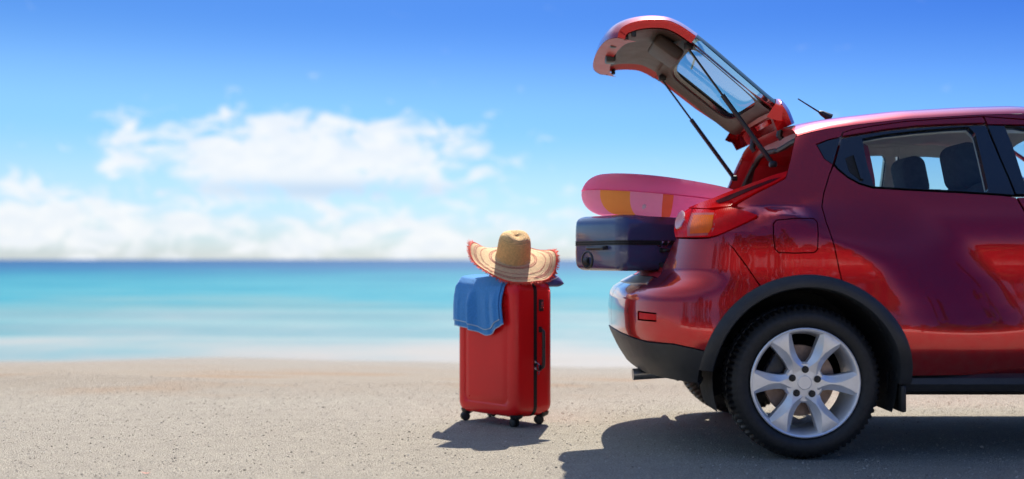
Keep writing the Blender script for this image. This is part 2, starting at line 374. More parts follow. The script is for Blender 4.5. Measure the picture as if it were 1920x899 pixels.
_gt, _gz = np.meshgrid(np.arange(.12, 3.4, .02), np.arange(.2, 1.56, .02), indexing='ij'); _gp = proj(Sf(_gt, _gz))
def px(*pts):
    """where the sight line of a traced photo point meets the car's side surface, as (t, Z)"""
    res = []
    for (x, y) in pts:
        d = (_gp[..., 0]-x)**2+(_gp[..., 1]-y)**2; i = np.unravel_index(np.argmin(d), d.shape); t_, z_ = _gt[i], _gz[i]
        for _ in range(12):
            p = proj(Sf(t_, z_)); e = np.array([x, y])-p
            h = 1e-4; J = np.stack([(proj(Sf(t_+h, z_))-p)/h, (proj(Sf(t_, z_+h))-p)/h], 1)
            try: s_ = np.linalg.solve(J, e)
            except Exception: break
            n_ = np.linalg.norm(s_); s_ *= min(1, .05/max(n_, 1e-9)); t_ += s_[0]; z_ += s_[1]
            if n_ < 1e-5: break
        res.append((float(t_), float(z_)))
    return res
def tX(X, Z):                                              # t for a given X at height Z
    lo, hi = -.3, 5.4
    for _ in range(24):
        m_ = (lo+hi)/2
        if Sf(m_, Z)[0] < X: lo = m_
        else: hi = m_
    return (lo+hi)/2
def arch(cx, r, a0, a1, n, cz=.345):                       # part of the wheel-arch circle in (t, Z)
    return [(tX(cx+r*math.cos(a), cz+r*math.sin(a)), cz+r*math.sin(a)) for a in lin(a0, a1, n)]
def inpoly(P, poly):
    x, y = P[:, 0], P[:, 1]; c = np.zeros(len(P), bool); n = len(poly); j = n-1
    for i in range(n):
        xi, yi = poly[i]; xj, yj = poly[j]
        with np.errstate(divide='ignore', invalid='ignore'):
            k = ((yi > y) != (yj > y)) & (x < (xj-xi)*(y-yi)/(yj-yi+1e-15)+xi)
        c ^= k; j = i
    return c
def area(p): return .5*sum(p[i-1][0]*p[i][1]-p[i][0]*p[i-1][1] for i in range(len(p)))
def resample(poly, sp):
    o = []
    for i in range(len(poly)):
        a = np.array(poly[i]); b = np.array(poly[(i+1) % len(poly)]); k = max(1, int(round(np.linalg.norm(b-a)/sp)))
        o += [tuple(a+(b-a)*j/k) for j in range(k)]
    return o
def inset(poly, d):
    if area(poly) < 0: poly = poly[::-1]
    n = len(poly); o = []
    for i in range(n):
        a, b, c = (np.array(poly[k % n]) for k in (i-1, i, i+1)); e1 = b-a; e2 = c-b
        e1 /= max(np.linalg.norm(e1), 1e-9); e2 /= max(np.linalg.norm(e2), 1e-9)
        n1 = np.array([-e1[1], e1[0]]); n2 = np.array([-e2[1], e2[0]]); m_ = n1+n2; L = m_.dot(m_)
        o.append(tuple(b+(m_*2/L*d if L > .4 else n1*d)))
    return o
def smooth_line(pts, k=6):                                 # Catmull-Rom through open polyline
    P = [np.array(p) for p in pts]; o = []
    for i in range(len(P)-1):
        a = P[max(i-1, 0)]; b = P[i]; c = P[i+1]; d = P[min(i+2, len(P)-1)]
        for j in range(k):
            u_ = j/k; o.append(tuple(.5*((2*b)+(-a+c)*u_+(2*a-5*b+4*c-d)*u_*u_+(-a+3*b-3*c+d)*u_**3)))
    o.append(tuple(P[-1])); return o
def panel(name, poly, m, parent, holes=(), off=0.0, gap=.0025, depth=.018, sp=.03, both=True, mirror_name=None, far_parent=None):
    """a sheet-metal piece of the body: a region of the side surface, edges folded inwards; built on both sides of the car"""
    loops = [inset(resample(poly, sp*.6), gap)]
    for h in holes:
        h = resample(h, sp*.6); h = h if area(h) > 0 else h[::-1]; loops.append(inset(h, -gap))
    pts = []; edges = []
    for L in loops:
        b = len(pts); pts += L; edges += [(b+i, b+(i+1) % len(L)) for i in range(len(L))]
    A = np.array(loops[0]); gx = np.arange(A[:, 0].min(), A[:, 0].max(), sp); gy = np.arange(A[:, 1].min(), A[:, 1].max(), sp)
    Q = np.array([(x+(sp*.5 if j % 2 else 0), y) for j, y in enumerate(gy) for x in gx])
    if len(Q):
        k = inpoly(Q, loops[0])
        for L in loops[1:]: k &= ~inpoly(Q, L)
        B = np.array(pts); Q = Q[k]
        if len(Q): Q = Q[np.min(np.hypot(Q[:, None, 0]-B[None, :, 0], Q[:, None, 1]-B[None, :, 1]), 1) > sp*.4]
        pts = pts+[tuple(q) for q in Q]
    r = delaunay_2d_cdt([Vector(p) for p in pts], edges, [], 0, 1e-7)
    V2 = np.array([tuple(p) for p in r[0]]); F = [tuple(f) for f in r[2]]
    cen = np.array([V2[list(f)].mean(0) for f in F]); k = inpoly(cen, loops[0])
    for L in loops[1:]: k &= ~inpoly(cen, L)
    F = [f for f, q in zip(F, k) if q]
    n3 = Sn(V2[:, 0], V2[:, 1]); P3 = Sf(V2[:, 0], V2[:, 1])+n3*off
    V = [tuple(p) for p in P3]; Nn = [tuple(n) for n in n3]
    for L in loops:
        A = np.array(L); nn = Sn(A[:, 0], A[:, 1]); p0 = Sf(A[:, 0], A[:, 1])+nn*off; b = len(V); k = len(L)
        V += [tuple(p) for p in p0]+[tuple(p) for p in (p0-nn*depth)]; Nn += [(0, 0, 0)]*(2*k)
        F += [(b+i, b+k+i, b+k+(i+1) % k, b+(i+1) % k) for i in range(k)]
    near = obj(name, V, F, m, parent, True, Nn)
    if not both: return near, None
    V = [(x, 2*YC-y, z) for x, y, z in V]; Nn = [(a, -b, c) for a, b, c in Nn]
    far = obj(name, V, [f[::-1] for f in F], m, far_parent or parent, True, Nn)
    return near, far
_zr = np.array([[1.0, 1.36], [1.2, 1.405], [1.30, 1.432], [1.42, 1.452], [1.54, 1.470], [1.78, 1.498], [2.1, 1.517], [2.3, 1.523], [2.55, 1.512], [2.75, 1.475], [3.05, 1.30], [3.42, 1.055], [3.6, 1.00], [4.2, .94], [4.6, .86], [5.5, .74]])
def zr(X): return float(np.interp(X, _zr[:, 0], _zr[:, 1]))
def crown(t): return .075 if t < 2.7 else (.075+.02*min(1, (t-2.7)/.5))
def roof(t, q):
    """q 1 near rail .. 0 centre .. -1 far rail"""
    P = Sf(t, zr(t)); wv_ = YC-P[1]; z0 = P[2]; s_ = abs(q); ct = crown(t)
    a = 1-s_                                                  # 0 at rail
    p0 = np.array([wv_, z0]); p1 = np.array([wv_*.90, z0+ct*.78]); p2 = np.array([wv_*.55, z0+ct]); p3 = np.array([0, z0+ct])
    p = (1-a)**3*p0+3*(1-a)**2*a*p1+3*(1-a)*a*a*p2+a**3*p3
    return (P[0], YC-math.copysign(p[0], q) if q else YC, p[1])
# =========================================================================================== CAR
car = empty('red_car', (WHX+1.26, YC, 0)); CAR0 = car
tag(car, 'glossy dark red compact car parked side-on with its tailgate open', 'car')
car.location = (0, 0, 0)
body = empty('body', parent=car)
# --- traced lines
seam_bumper = px((1352, 441), (1375, 466), (1400, 500), (1421, 528))
lamp_low = px((1268, 447), (1300, 448), (1328, 447), (1346, 442), (1376, 429), (1402, 417), (1421, 407))
open_edge = px((1268, 447), (1262, 458), (1252, 480), (1242, 503), (1233, 521))
arm_low = px((1421, 407), (1404, 400), (1386, 396), (1371, 391), (1385, 380), (1420, 361), (1455, 344), (1473, 334), (1476, 323))
arm_up = px((1476, 323), (1450, 331), (1400, 351), (1340, 375), (1294, 393))
lamp_in = px((1294, 393), (1278, 403), (1269, 422), (1268, 447))
dpil = px((1476, 323), (1482, 300), (1488, 272), (1493, 250))
door_seam = px((1583, 513), (1565, 465), (1549, 417), (1541, 388), (1545, 361), (1555, 328), (1562, 309))
AC = 1.258
arR = .452
def arch_ang(p, cx=AC): return math.atan2(p[1]-.345, Sf(*p)[0]-cx)
a_seam = arch_ang(seam_bumper[-1]); a_door = arch_ang(door_seam[0])
seam_bumper[-1] = arch(AC, arR, a_seam, a_seam, 2)[0]; door_seam[0] = arch(AC, arR, a_door, a_door, 2)[0]
low_line = [(-.35, .525), (0, .525), (.3, .517), (.55, .50)]+px((1262, 645), (1300, 653))
a_low = math.pi-math.asin((.474-.345)/arR)
TEND = -.348
# bumper
b_poly = arch(AC, arR, a_low, a_seam, 10)+seam_bumper[::-1][1:]+lamp_low[:4][::-1][1:]+open_edge[1:]
tz_e = open_edge[-1]
b_poly += [(tz_e[0]-.08, .787), (.2, .787), (0, .787), (TEND, .787), (TEND, .525)]+low_line[1:]
fog = px((1196, 584), (1230, 588), (1230, 603), (1196, 600))
panel('rear_bumper', b_poly, 'paint', body, holes=[fog], sp=.025, depth=.012)
panel('bumper_reflector', inset(fog, .002), 'lens_red', body, off=-.004, sp=.01)
# black lower bumper
lb = low_line+[arch(AC, arR, a_low, a_low, 1)[0]] if False else low_line+arch(AC, arR, a_low, a_low+.36, 4)+[(.80, .330), (.6, .338), (.3, .345), (0, .35), (TEND, .35)]
panel('lower_bumper', lb[::-1], 'black_plastic', body, off=.004, sp=.03, depth=.05)
# quarter panel with fuel flap
flap = px((1456, 413), (1490, 410), (1525, 410), (1532, 416), (1534, 440), (1533, 468), (1527, 474), (1490, 475), (1460, 474), (1453, 467), (1450, 440), (1450, 420))
tri = px((1562, 309), (1546, 298), (1531, 271), (1554, 262), (1577, 257))
dtop = px((1580, 249), (1600, 243), (1640, 236), (1700, 228), (1770, 223), (1843, 219))
rail_pts = [(x, zr(x)) for x in (2.72, 2.5, 2.3, 2.1, 1.9, 1.78, 1.66, 1.54, 1.42, 1.34)]
rail_r = tX(Sf(*dpil[-1])[0], zr(Sf(*dpil[-1])[0]))
dt2 = [(2.3, zr(2.3)-.028), (2.5, zr(2.5)-.03), (2.70, zr(2.70)-.05)]
q_poly = arch(AC, arR, a_seam, a_door, 12)+door_seam[1:]+tri[1:]+dtop+dt2+[(2.74, zr(2.74))]+rail_pts[1:]+[(rail_r, zr(rail_r))]+dpil[::-1]+arm_low[::-1][1:]+lamp_low[3:-1][::-1]+seam_bumper[1:]
panel('quarter_panel', q_poly, 'paint', body, holes=[flap], sp=.028)
panel('fuel_flap', flap, 'paint', body, sp=.02)
panel('quarter_window', tri, 'gloss_black', body, off=-.003, sp=.02)
# tail lamp (boomerang)
lamp = empty('tail_lamp', parent=car); lamp_far = empty('tail_lamp', parent=car)
arm = arm_up[::-1]+arm_low[::-1][1:-5]+px((1371, 391), (1330, 396))
def lp(name, poly, m, off, **k): return panel(name, poly, m, lamp, off=off, far_parent=lamp_far, **k)
lp('upper_lens', px((1294, 393), (1340, 375), (1400, 351), (1450, 331), (1476, 323), (1473, 334), (1455, 344), (1420, 361), (1385, 380), (1370, 391), (1330, 395)), 'lens_red', .012, sp=.02, gap=.001, depth=.03)
lp('smoked_strip', px((1345, 381), (1400, 358), (1445, 340), (1462, 336), (1445, 345), (1405, 362), (1370, 379), (1352, 386)), 'lens_dark', .0145, sp=.02, gap=.0, depth=.004)
lp('side_lens', px((1343, 398), (1371, 393), (1386, 397), (1404, 401), (1421, 407), (1402, 417), (1376, 429), (1346, 442), (1328, 446)), 'lens_red', .012, sp=.02, gap=.001, depth=.03)
lp('turn_signal', px((1304, 407), (1341, 407), (1338, 428), (1332, 438), (1298, 440)), 'lens_orange', .0135, sp=.012, gap=.001, depth=.03)
lp('signal_bezel', px((1300, 403), (1345, 403), (1341, 430), (1334, 442), (1293, 444)), 'lens_pink', .0115, sp=.015, gap=.0, depth=.02)
lp('inner_lens', px((1270, 446), (1269, 424), (1279, 404), (1294, 394), (1330, 396), (1342, 398), (1327, 446)), 'lens_red', .010, sp=.015, gap=.001, depth=.03)
lp('reversing_lamp', px((1270, 420), (1276, 404), (1283, 398), (1287, 402), (1286, 416), (1280, 428), (1273, 432), (1270, 428)), 'lens_clear', .0145, sp=.01, gap=.0, depth=.02)
# --- rear door and front door
def door(name, lower, strip, frame, glass_hole, parent):
    d = empty(name, parent=parent); d2 = empty(name, parent=parent)
    panel('door_skin', lower, 'paint', d, far_parent=d2, sp=.028)
    panel('door_frame', strip, 'paint', d, far_parent=d2, sp=.02)
    panel('inner_rail', strip, 'headliner', d, off=-.04, gap=-.016, far_parent=d2, sp=.03, depth=.004)
    panel('window_trim', frame, 'gloss_black', d, holes=[glass_hole], off=-.004, far_parent=d2, sp=.025, depth=.03)
    panel('inner_window_frame', inset(resample(frame, .02), .004), 'headliner', d, holes=[inset(resample(glass_hole, .02), -.004)], off=-.05, far_parent=d2, sp=.03, depth=.004)
    panel('window', glass_hole, 'glass', d, off=-.014, far_parent=d2, sp=.05, gap=-.004, depth=.003)
    panel('door_card', [p for p in lower if p[1] < 1.2], 'seat_fabric', d, off=-.07, far_parent=d2, sp=.06, depth=.004)
    return d, d2
a_sill = math.asin((.366-.345)/arR)
belt = px((1563, 310), (1570, 318), (1590, 334), (1612, 346), (1636, 353), (1700, 357), (1800, 362), (1880, 367), (1905, 370))
bseam = px((1905, 370), (1920, 396))+[(2.30, .95), (2.34, .75), (2.34, .5), (2.33, .366)]
lower = arch(AC, arR, a_door, a_sill, 14)+[(tX(1.715, .36), .366)]+bseam[::-1]+belt[::-1][1:]+door_seam[::-1][1:]
bs_t = px((1843, 219), (1850, 234), (1875, 296), (1904, 366))
strip = px((1579, 256), (1617, 250), (1660, 243), (1720, 236), (1780, 233), (1849, 231))+[bs_t[0]]+dtop[::-1]
frame = px((1578, 259), (1617, 252), (1660, 245), (1720, 239), (1780, 235), (1849, 234))+bs_t[2:]+px((1880, 364), (1800, 359), (1700, 354), (1636, 350), (1612, 343), (1590, 331), (1571, 315), (1565, 307))
ghole = px((1618, 260), (1660, 252), (1720, 245), (1780, 240), (1816, 238), (1828, 250), (1838, 290), (1853, 359), (1800, 356), (1700, 351), (1640, 348), (1628, 310))
rd, rd2 = door('rear_door', lower, strip, frame, ghole, car)
# recessed handle in the black corner of the rear door
hp = px((1584, 296), (1600, 289), (1609, 291), (1620, 340), (1612, 338), (1592, 322))
panel('handle_recess', hp, 'wheel_well', rd, off=-.002, far_parent=rd2, sp=.02, depth=.01)
panel('door_handle', px((1598, 291), (1609, 292), (1620, 339), (1612, 337)), 'gloss_black', rd, off=.008, far_parent=rd2, sp=.015, depth=.02)
# front door (mostly out of frame)
B2 = [(p[0]+.004, p[1]) for p in bseam]; T2 = [(p[0]+.004, p[1]) for p in bs_t]
lower = [(2.34, .366), (3.30, .366), (3.34, .7), (3.30, 1.0), (3.32, 1.085), (3.0, 1.118), (2.6, 1.142)]+B2[:-1]
belt2 = [B2[0], (2.6, 1.148), (3.0, 1.125), (3.30, 1.095)]
strip = [T2[1], (2.3, zr(2.3)-.055), (2.5, zr(2.5)-.06), (2.68, zr(2.68)-.08), (2.71, zr(2.71)-.055), (2.5, zr(2.5)-.032), (2.3, zr(2.3)-.03), T2[0]]
frame = [(2.3, zr(2.3)-.058), T2[1], T2[2], (T2[3][0], T2[3][1]+.004), (2.6, 1.150), (3.0, 1.127), (3.28, 1.10), (3.0, 1.285), (2.70, zr(2.68)-.09), (2.5, zr(2.5)-.063)]
ghole = px((1884, 234), (1900, 272), (1925, 352))+[(2.6, 1.165), (3.0, 1.142), (3.15, 1.135), (2.95, 1.265), (2.66, 1.405), (2.5, zr(2.5)-.075), (2.3, zr(2.3)-.07)]
fd, fd2 = door('front_door', lower, strip, frame, ghole, car)
# front fender and nose (out of frame)
TF = 4.12+.86*PI/2-.002
f_poly = arch(WHX2, arR, PI-.05, .05, 20)+[(4.3, .30), (4.6, .28), (TF, .28), (TF, zr(TF))]+[(x, zr(x)) for x in (5.0, 4.6, 4.2, 3.9, 3.6, 3.44)]+[(3.335, 1.09), (3.31, 1.0), (3.35, .7), (3.31, .37)]
panel('front_fender', f_poly, 'paint', body, sp=.05)
hl = [(4.25, .80), (4.6, .78), (4.75, .82), (4.6, .86), (4.3, .88)]
panel('headlamp', hl, 'lens_clear', body, off=.006, sp=.03)
panel('grille', [(4.95, .45), (TF, .45), (TF, .70), (5.0, .68)], 'black_plastic', body, off=.006, sp=.05)
# roof, windscreen, bonnet, pillars
def rpatch(name, t0, t1, q0, q1, m, nt_=24, nq=24, off=0, par=None):
    g = MB().grid(lambda t_, q: Vector(roof(t_, q))+Vector((0, 0, off)), lin(t0, t1, nt_), lin(q0, q1, nq)); return g.build(name, m, par or body, True, None)
rpatch('roof', rail_r+.004, 2.72, 1, -1, 'paint', 40, 41)
rpatch('windscreen', 2.725, 3.42, .9, -.9, 'glass', 20, 20)
rpatch('windscreen_pillar', 2.72, 3.44, 1, .9, 'paint', 20, 4); rpatch('windscreen_pillar', 2.72, 3.44, -.9, -1, 'paint', 20, 4)
rpatch('bonnet', 3.43, TF, 1, -1, 'paint', 40, 24)
rpatch('headliner', 1.36, 2.75, .97, -.97, 'headliner', 16, 24, -.035)
# inner side trim (pillars) so that the far windows are framed as in a real cabin
rl_in = [(x, zr(x)) for x in (2.70, 2.3, 1.9, 1.54, 1.36)]
panel('inner_pillar', tri+dtop+dt2+rl_in, 'headliner', body, off=-.05, sp=.04, depth=.004)
panel('inner_quarter', [(1.36, .86), (1.70, .86)]+[(1.70, 1.1)]+[(1.56, 1.12)]+px((1563, 309), (1546, 298), (1531, 271))+[(1.33, 1.40), (1.25, 1.25), (1.15, 1.1), (1.07, .86)], 'trim_brown', body, off=-.09, sp=.05, depth=.004)
# --- wheel-arch trims, liners, sills, underbody
def arch_trim(cx, side, a0, a1):
    rings = []
    for a in lin(a0, a1, 44):
        c_, s_ = math.cos(a), math.sin(a); ring = []
        for r, o_ in ((.457, -.006), (.456, .006), (.446, .013), (.42, .017), (.404, .014), (.398, .004), (.397, -.06), (.399, -.12)):
            X, Z = cx+r*c_, .345+r*s_; P = Sf(tX(X, max(Z, .30)), max(Z, .30)); P0 = P.copy(); P0[0] = X; P0[2] = Z
            ring.append(Vector((P0[0], YC-side*(YC-P0[1]+o_), P0[2])))
        rings.append(ring)
    return MB().loft(rings, closed=False).build('wheel_arch_trim', 'black_plastic', body, True, 40)
for side in (1, -1):
    arch_trim(AC, side, -.03, PI-.10); arch_trim(WHX2, side, -.03, PI+.03)
    for cx in (AC, WHX2):
        y0 = YC-side*.845; y1 = YC-side*.42
        rings = [[Vector((cx+r*math.cos(a), y, .345+r*math.sin(a))) for a in lin(-.35, PI+.35, 30)] for r, y in ((.398, y0), (.40, (y0+y1)/2), (.39, y1), (.02, y1+.001*side))]
        MB().loft(rings, closed=False).build('wheel_housing', 'wheel_well', body)
    rings = []
    for X in lin(1.665, 3.36, 24):
        e = sstep(1.66, 1.74, X)*(1-sstep(3.3, 3.36, X))
        rings.append([Vector((X, YC-side*v_, z)) for v_, z in ((.70, .372), (.812+.01*e, .372), (.838+.012*e, .355), (.842+.014*e, .33), (.825+.012*e, .300), (.78, .288), (.70, .288))])
    MB().loft(rings, closed=True, cap0=True, cap1=True).build('side_skirt', 'black_plastic', body, True, 40)
    MB().box((1.675, YC-side*.79, .268), (.025, .16, .115), bev=.008).build('mud_flap', 'rubber', body)
    # suspension arm seen behind the wheel
g = MB()
g.box((2.5, YC, .32), (1.70, 1.44, .10)); g.box((.86, YC, .42), (.42, 1.20, .10)); g.box((1.25, YC, .40), (.9, .80, .18)); g.box((3.85, YC, .36), (1.2, .8, .2))
g.build('underbody', 'wheel_well', body, False)
MB().tube([(.95, 5.58, .335), (.70, 5.56, .325), (.575, 5.55, .318)], .028, 14).build('exhaust_pipe', 'steel', body)
# --- hatch opening: painted gutter, rubber seal, inside of the boot
edge_tz = dpil[::-1]+arm_up[1:]+lamp_in[1:]+open_edge[1:]
near = [Sf(*p) for p in smooth_line(edge_tz, 4)]
bot = [Sf(t_, .787) for t_ in lin(open_edge[-1][0]-.08, -.35, 10)]
half = [Vector(p) for p in near]+[Vector(p) for p in bot]
tr_ = rail_r+.004
top_near = [Vector(roof(tr_, q)) for q in lin(0, 1, 10)]
hl_ = top_near+half
far_ = [Vector((p.x, 2*YC-p.y, p.z)) for p in hl_]
loop = hl_+far_[::-1][1:-1]
cen_ = Vector((1.0, YC, 1.12)); 
def inward(p, k, fx):
    # step towards the middle of the opening, within its sloping plane, plus forwards
    d = Vector((0, YC-p.y, 0)); e = Vector((.0, 0, 1.10-p.z))
    L = math.hypot(d.y, e.z); q = p+Vector((fx, d.y/L*k, e.z/L*k)); return q
l1 = [inward(p, .018, .020) for p in loop]; l2 = [inward(p, .030, .060) for p in loop]; l3 = [inward(p, .075, .070) for p in loop]
MB().loft([[p-Vector((0,0,0)) for p in loop], l1, l2, l3], closed=True).build('hatch_gutter', 'paint_inner', body, True, 50)
MB().tube(l3, .014, 8, closed=True).build('hatch_seal', 'seal', body)
l4 = [inward(p, .10, .12) for p in loop]; l5 = [Vector((1.62, p.y, max(min(p.z, 1.40), .80))) for p in l4]
MB().loft([l3, l4, [a.lerp(b, .5) for a, b in zip(l4, l5)], l5], closed=True).build('boot_lining', 'paint_inner', body, True, 50)
MB().box((1.14, YC, .790), (.86, 1.02, .03)).box((1.60, YC, .92), (.05, 1.2, .42)).build('boot_floor', 'carpet', body, False)
# scuff plate on the bumper ledge
MB().grid(lambda a, b: Vector((.662+.035*b+.05*abs(a)**3, YC-a*.52, .790+.012*math.sin(b*PI))), lin(-1, 1, 24), lin(0, 1, 8)).build('loading_sill', 'steel', body)
panel('sill_guard', [(open_edge[-1][0]-.06, .784), (open_edge[-1][0]-.05, .752), (.2, .748), (TEND, .748), (TEND, .784), (.2, .784)], 'steel', body, off=.004, sp=.03, depth=.006)
# --- tailgate, standing open
tg = empty('tailgate', parent=car)
prof = [(1.315, 1.500, .50), (1.285, 1.560, .52), (1.245, 1.604, .535), (1.210, 1.612, .54), (1.06, 1.735, .555), (.906, 1.862, .575), (.815, 1.928, .585), (.755, 1.962, .59), (.700, 1.980, .59), (.62, 1.984, .585), (.545, 1.975, .57), (.488, 1.953, .555), (.458, 1.922, .54), (.448, 1.885, .53)]
PR = np.array(smooth_line(prof, 6)); NP = len(PR)-1
def gate(s_, q, off=0.0, dw=0.0):
    """s_ along the profile 0 (hinge) .. 1 (lower lip), q across -1..1, off inwards (down)"""
    i = min(int(s_*NP), NP-1); f_ = s_*NP-i; p = PR[i]*(1-f_)+PR[i+1]*f_
    a = PR[max(i-2, 0)]; b = PR[min(i+3, NP)]; d = np.array([b[0]-a[0], b[1]-a[1]]); d /= np.linalg.norm(d)
    n = np.array([d[1], -d[0]])                               # outward = up / rearwards
    if n[1] < 0 and d[0] < 0: n = -n
    bul = .030*(1-abs(q)**2.2)+.034*(1-abs(q)**9)-.034; X, Z = p[0]+n[0]*(bul-off), p[1]+n[1]*(bul-off)
    return Vector((X, YC-q*(p[2]-dw), Z))
def sp_of(i): return i*6/NP                               # profile knot -> s
sg0, sg1 = sp_of(2.9), sp_of(5.5)
Q = lin(-1, 1, 33)
def gsheet(name, s0, s1, q0, q1, off, m, par=None, ns=24, nq=25, dw=0): return MB().grid(lambda a, b: gate(a, b, off, dw), lin(s0, s1, ns), lin(q0, q1, nq)).build(name, m, par or tg, True, 50)
# outer skin below the glass, with folded edges
def skin(name, s0, s1, m, depth=.05, ns=40):
    rings = []
    for s_ in lin(s0, s1, ns):
        r = [gate(s_, -1, depth, .012), gate(s_, -1, .012, .001)]+[gate(s_, q) for q in Q]+[gate(s_, 1, .012, .001), gate(s_, 1, depth, .012)]; rings.append(r)
    return MB().loft(rings, closed=False).build(name, m, tg, True, 45)
skin('outer_skin', sg1+.002, 1.0, 'paint', .036); skin('spoiler', 0.0, sg0-.002, 'paint', .07, 20)
# lower lip closing the skin
rings = [[gate(1.0, q, o_, .01) for q in Q] for o_ in (0, .03, .06, .09)]
MB().loft(rings, closed=False).build('lower_lip', 'paint_inner', tg, True, 40)
skin('rear_glass_border', sg0, sg1, 'glass_green', .018, 16) if False else None
# heated rear glass with black printed border
def hole_sheet(name, s0, s1, q1, hs0, hs1, hq, off, m, dw=0, rnd=.3):
    """a sheet with a rounded window cut out: ring between outer outline and hole"""
    K = 72; outer, inner = [], []
    for k in range(K):
        a = 2*PI*k/K; c_, s2 = math.cos(a), math.sin(a); e = 2/9.0; e2 = 2/5.0
        outer.append((s0+(s1-s0)*(.5+.5*math.copysign(abs(c_)**e, c_)), q1*math.copysign(abs(s2)**e, s2)))
        inner.append((hs0+(hs1-hs0)*(.5+.5*math.copysign(abs(c_)**e2, c_)), hq*math.copysign(abs(s2)**e2, s2)))
    rings = []
    for f_ in lin(0, 1, 7): rings.append([gate(o_[0]*(1-f_)+i_[0]*f_, o_[1]*(1-f_)+i_[1]*f_, off, dw) for o_, i_ in zip(outer, inner)])
    return MB().loft(rings, closed=True).build(name, m, tg, True, 45)
gsheet('rear_glass', sg0, sg1, -.76, .76, .004, 'glass_green', ns=12, nq=25)
noisy('glass_dark', (.012, .045, .055), .30, .1, 4, spec=.08)
for q0, q1 in ((.76, 1), (-1, -.76)): gsheet('glass_edge', sg0, sg1, q0, q1, .0035, 'glass_dark', ns=20, nq=10)
hole_sheet('glass_border', sg0+.001, sg1-.001, .995, sg0+.022, sg1-.012, .82, .008, 'gloss_black')
hole_sheet('inner_frame', .10, sg1+.10, .97, sg0+.020, sg1-.008, .73, .045, 'paint_inner')
hole_sheet('window_surround', sg0-.05, sg1+.05, .90, sg0+.022, sg1-.010, .72, .058, 'trim_brown')
gsheet('inner_skin', sg1+.03, .985, -.97, .97, .050, 'paint_inner', ns=20)
# moulded trim panel
def trimp(a, b):
    e = max(abs(b)**6, max(0, (a-.9)/.1)**2, max(0, (.08-a)/.08)**2); return gate(sg1+.03+(0.955-sg1-.03)*a, b*.86, .088-.036*min(1, e))
MB().grid(trimp, lin(0, 1, 34), lin(-1, 1, 34)).build('trim_panel', 'trim_brown', tg, True, 50)
MB().grid(lambda a, b: gate(.80+.075*a, .30+.22*b, .0895), lin(0, 1, 3), lin(0, 1, 3)).build('access_cover', 'trim_brown', tg, False)
for q in (.48,):
    P = gate(sg1+.075, q, .125); MB().box(P, (.15, .26, .06), Matrix.Rotation(.62, 4, 'Y'), .018, 3).build('pull_pocket', 'trim_brown', tg)
P = gate(.985, .0, .075); MB().box(P, (.05, .09, .06), None, .01).build('latch', 'case_black', tg)
P = gate(.95, .55, .055); MB().box(P, (.035, .05, .05), None, .008).build('latch_bracket', 'dark_metal', tg)
for s_, q in ((.90, .93), (.78, .95), (.90, -.93), (.78, -.95)):
    MB().box(gate(s_, q, .058), (.022, .018, .04), None, .005).build('bump_stop', 'rubber', tg)
# wiper and third brake light
wp = gate(sg1+.012, 0, -.012); MB().box(wp, (.05, .06, .03), Matrix.Rotation(.7, 4, 'Y'), .012, 3).tube([wp, gate(sg1-.04, -.25, -.022), gate(sg1-.05, -.55, -.016)], .006, 8).build('rear_wiper', 'steel', tg)
MB().box(gate(.07, 0, .06), (.02, .28, .025), Matrix.Rotation(-.5, 4, 'Y'), .005).build('brake_light', 'lens_red', tg)
for q in (.62, -.62): MB().tube([gate(.03, q, .05), gate(.0, q, .09)+Vector((.02, 0, -.02)), gate(.0, q, .12)+Vector((.06, 0, -.02))], .016, 8).build('hinge', 'dark_metal', tg)
# gas struts
for sd in (1, -1):
    a = Vector((1.205, YC-sd*.47, 1.305)); b = Vector((.815, YC-sd*.47, 1.838)); d = (b-a)
    g = MB().tube([a, a+d*.60], .0115, 10).tube([a+d*.58, b], .0052, 8).box(b+Vector((0, 0, .012)), (.04, .03, .035), None, .008).box(a, (.035, .03, .03), None, .008)
    g.build('gas_strut', 'case_black', tg)
# antenna
MB().tube([(1.60, YC, 1.575), (1.555, YC, 1.600), (1.54, YC, 1.606)], [.022, .014, .006], 10).tube([(1.545, YC, 1.603), (1.435, YC, 1.672)], [.0045, .003], 6).build('antenna', 'case_black', car)
# --- seats
def seat(x, y, front=True):
    s_ = empty('front_seat' if front else 'rear_seat', parent=car)
    wd = .50 if front else 1.15
    def cush(name, c, d, rx=0, bev=.06): MB().box(c, d, Matrix.Rotation(rx, 4, 'Y'), bev, 4).build(name, 'seat_fabric', s_)
    cush('seat_cushion', (x+.30, y, .62), (.52, wd, .16)); cush('seat_back', (x+.0, y, .92), (.16, wd, .62), -.22)
    for yy in ((y,) if front else (y-.36, y+.36)):
        MB().box((x-.115, yy, 1.30), (.125, .27, .22), Matrix.Rotation(-.20, 4, 'Y'), .055, 5).build('headrest', 'seat_fabric', s_)
        for dy in (-.06, .06): MB().tube([(x-.08, yy+dy, 1.14), (x-.10, yy+dy, 1.25)], .007, 8).build('headrest_post', 'chrome', s_)
seat(2.235, YC-.36); seat(2.235, YC+.36)
s_ = empty('rear_seat', parent=car)
MB().box((1.66, YC, .88), (.14, 1.16, .50), Matrix.Rotation(-.3, 4, 'Y'), .05, 3).build('seat_back', 'seat_fabric', s_)
MB().box((1.95, YC, .62), (.5, 1.16, .15), None, .05, 3).build('seat_cushion', 'seat_fabric', s_)
MB().box((3.15, YC, .95), (.35, 1.36, .28), None, .08, 4).build('dashboard', 'black_plastic', car)
MB().tube([Vector((2.86, YC+.36+.18*math.cos(a), 1.02+.18*math.sin(a))) for a in lin(0, 2*PI, 33)[:-1]], .014, 8, closed=True).build('steering_wheel', 'case_black', car)
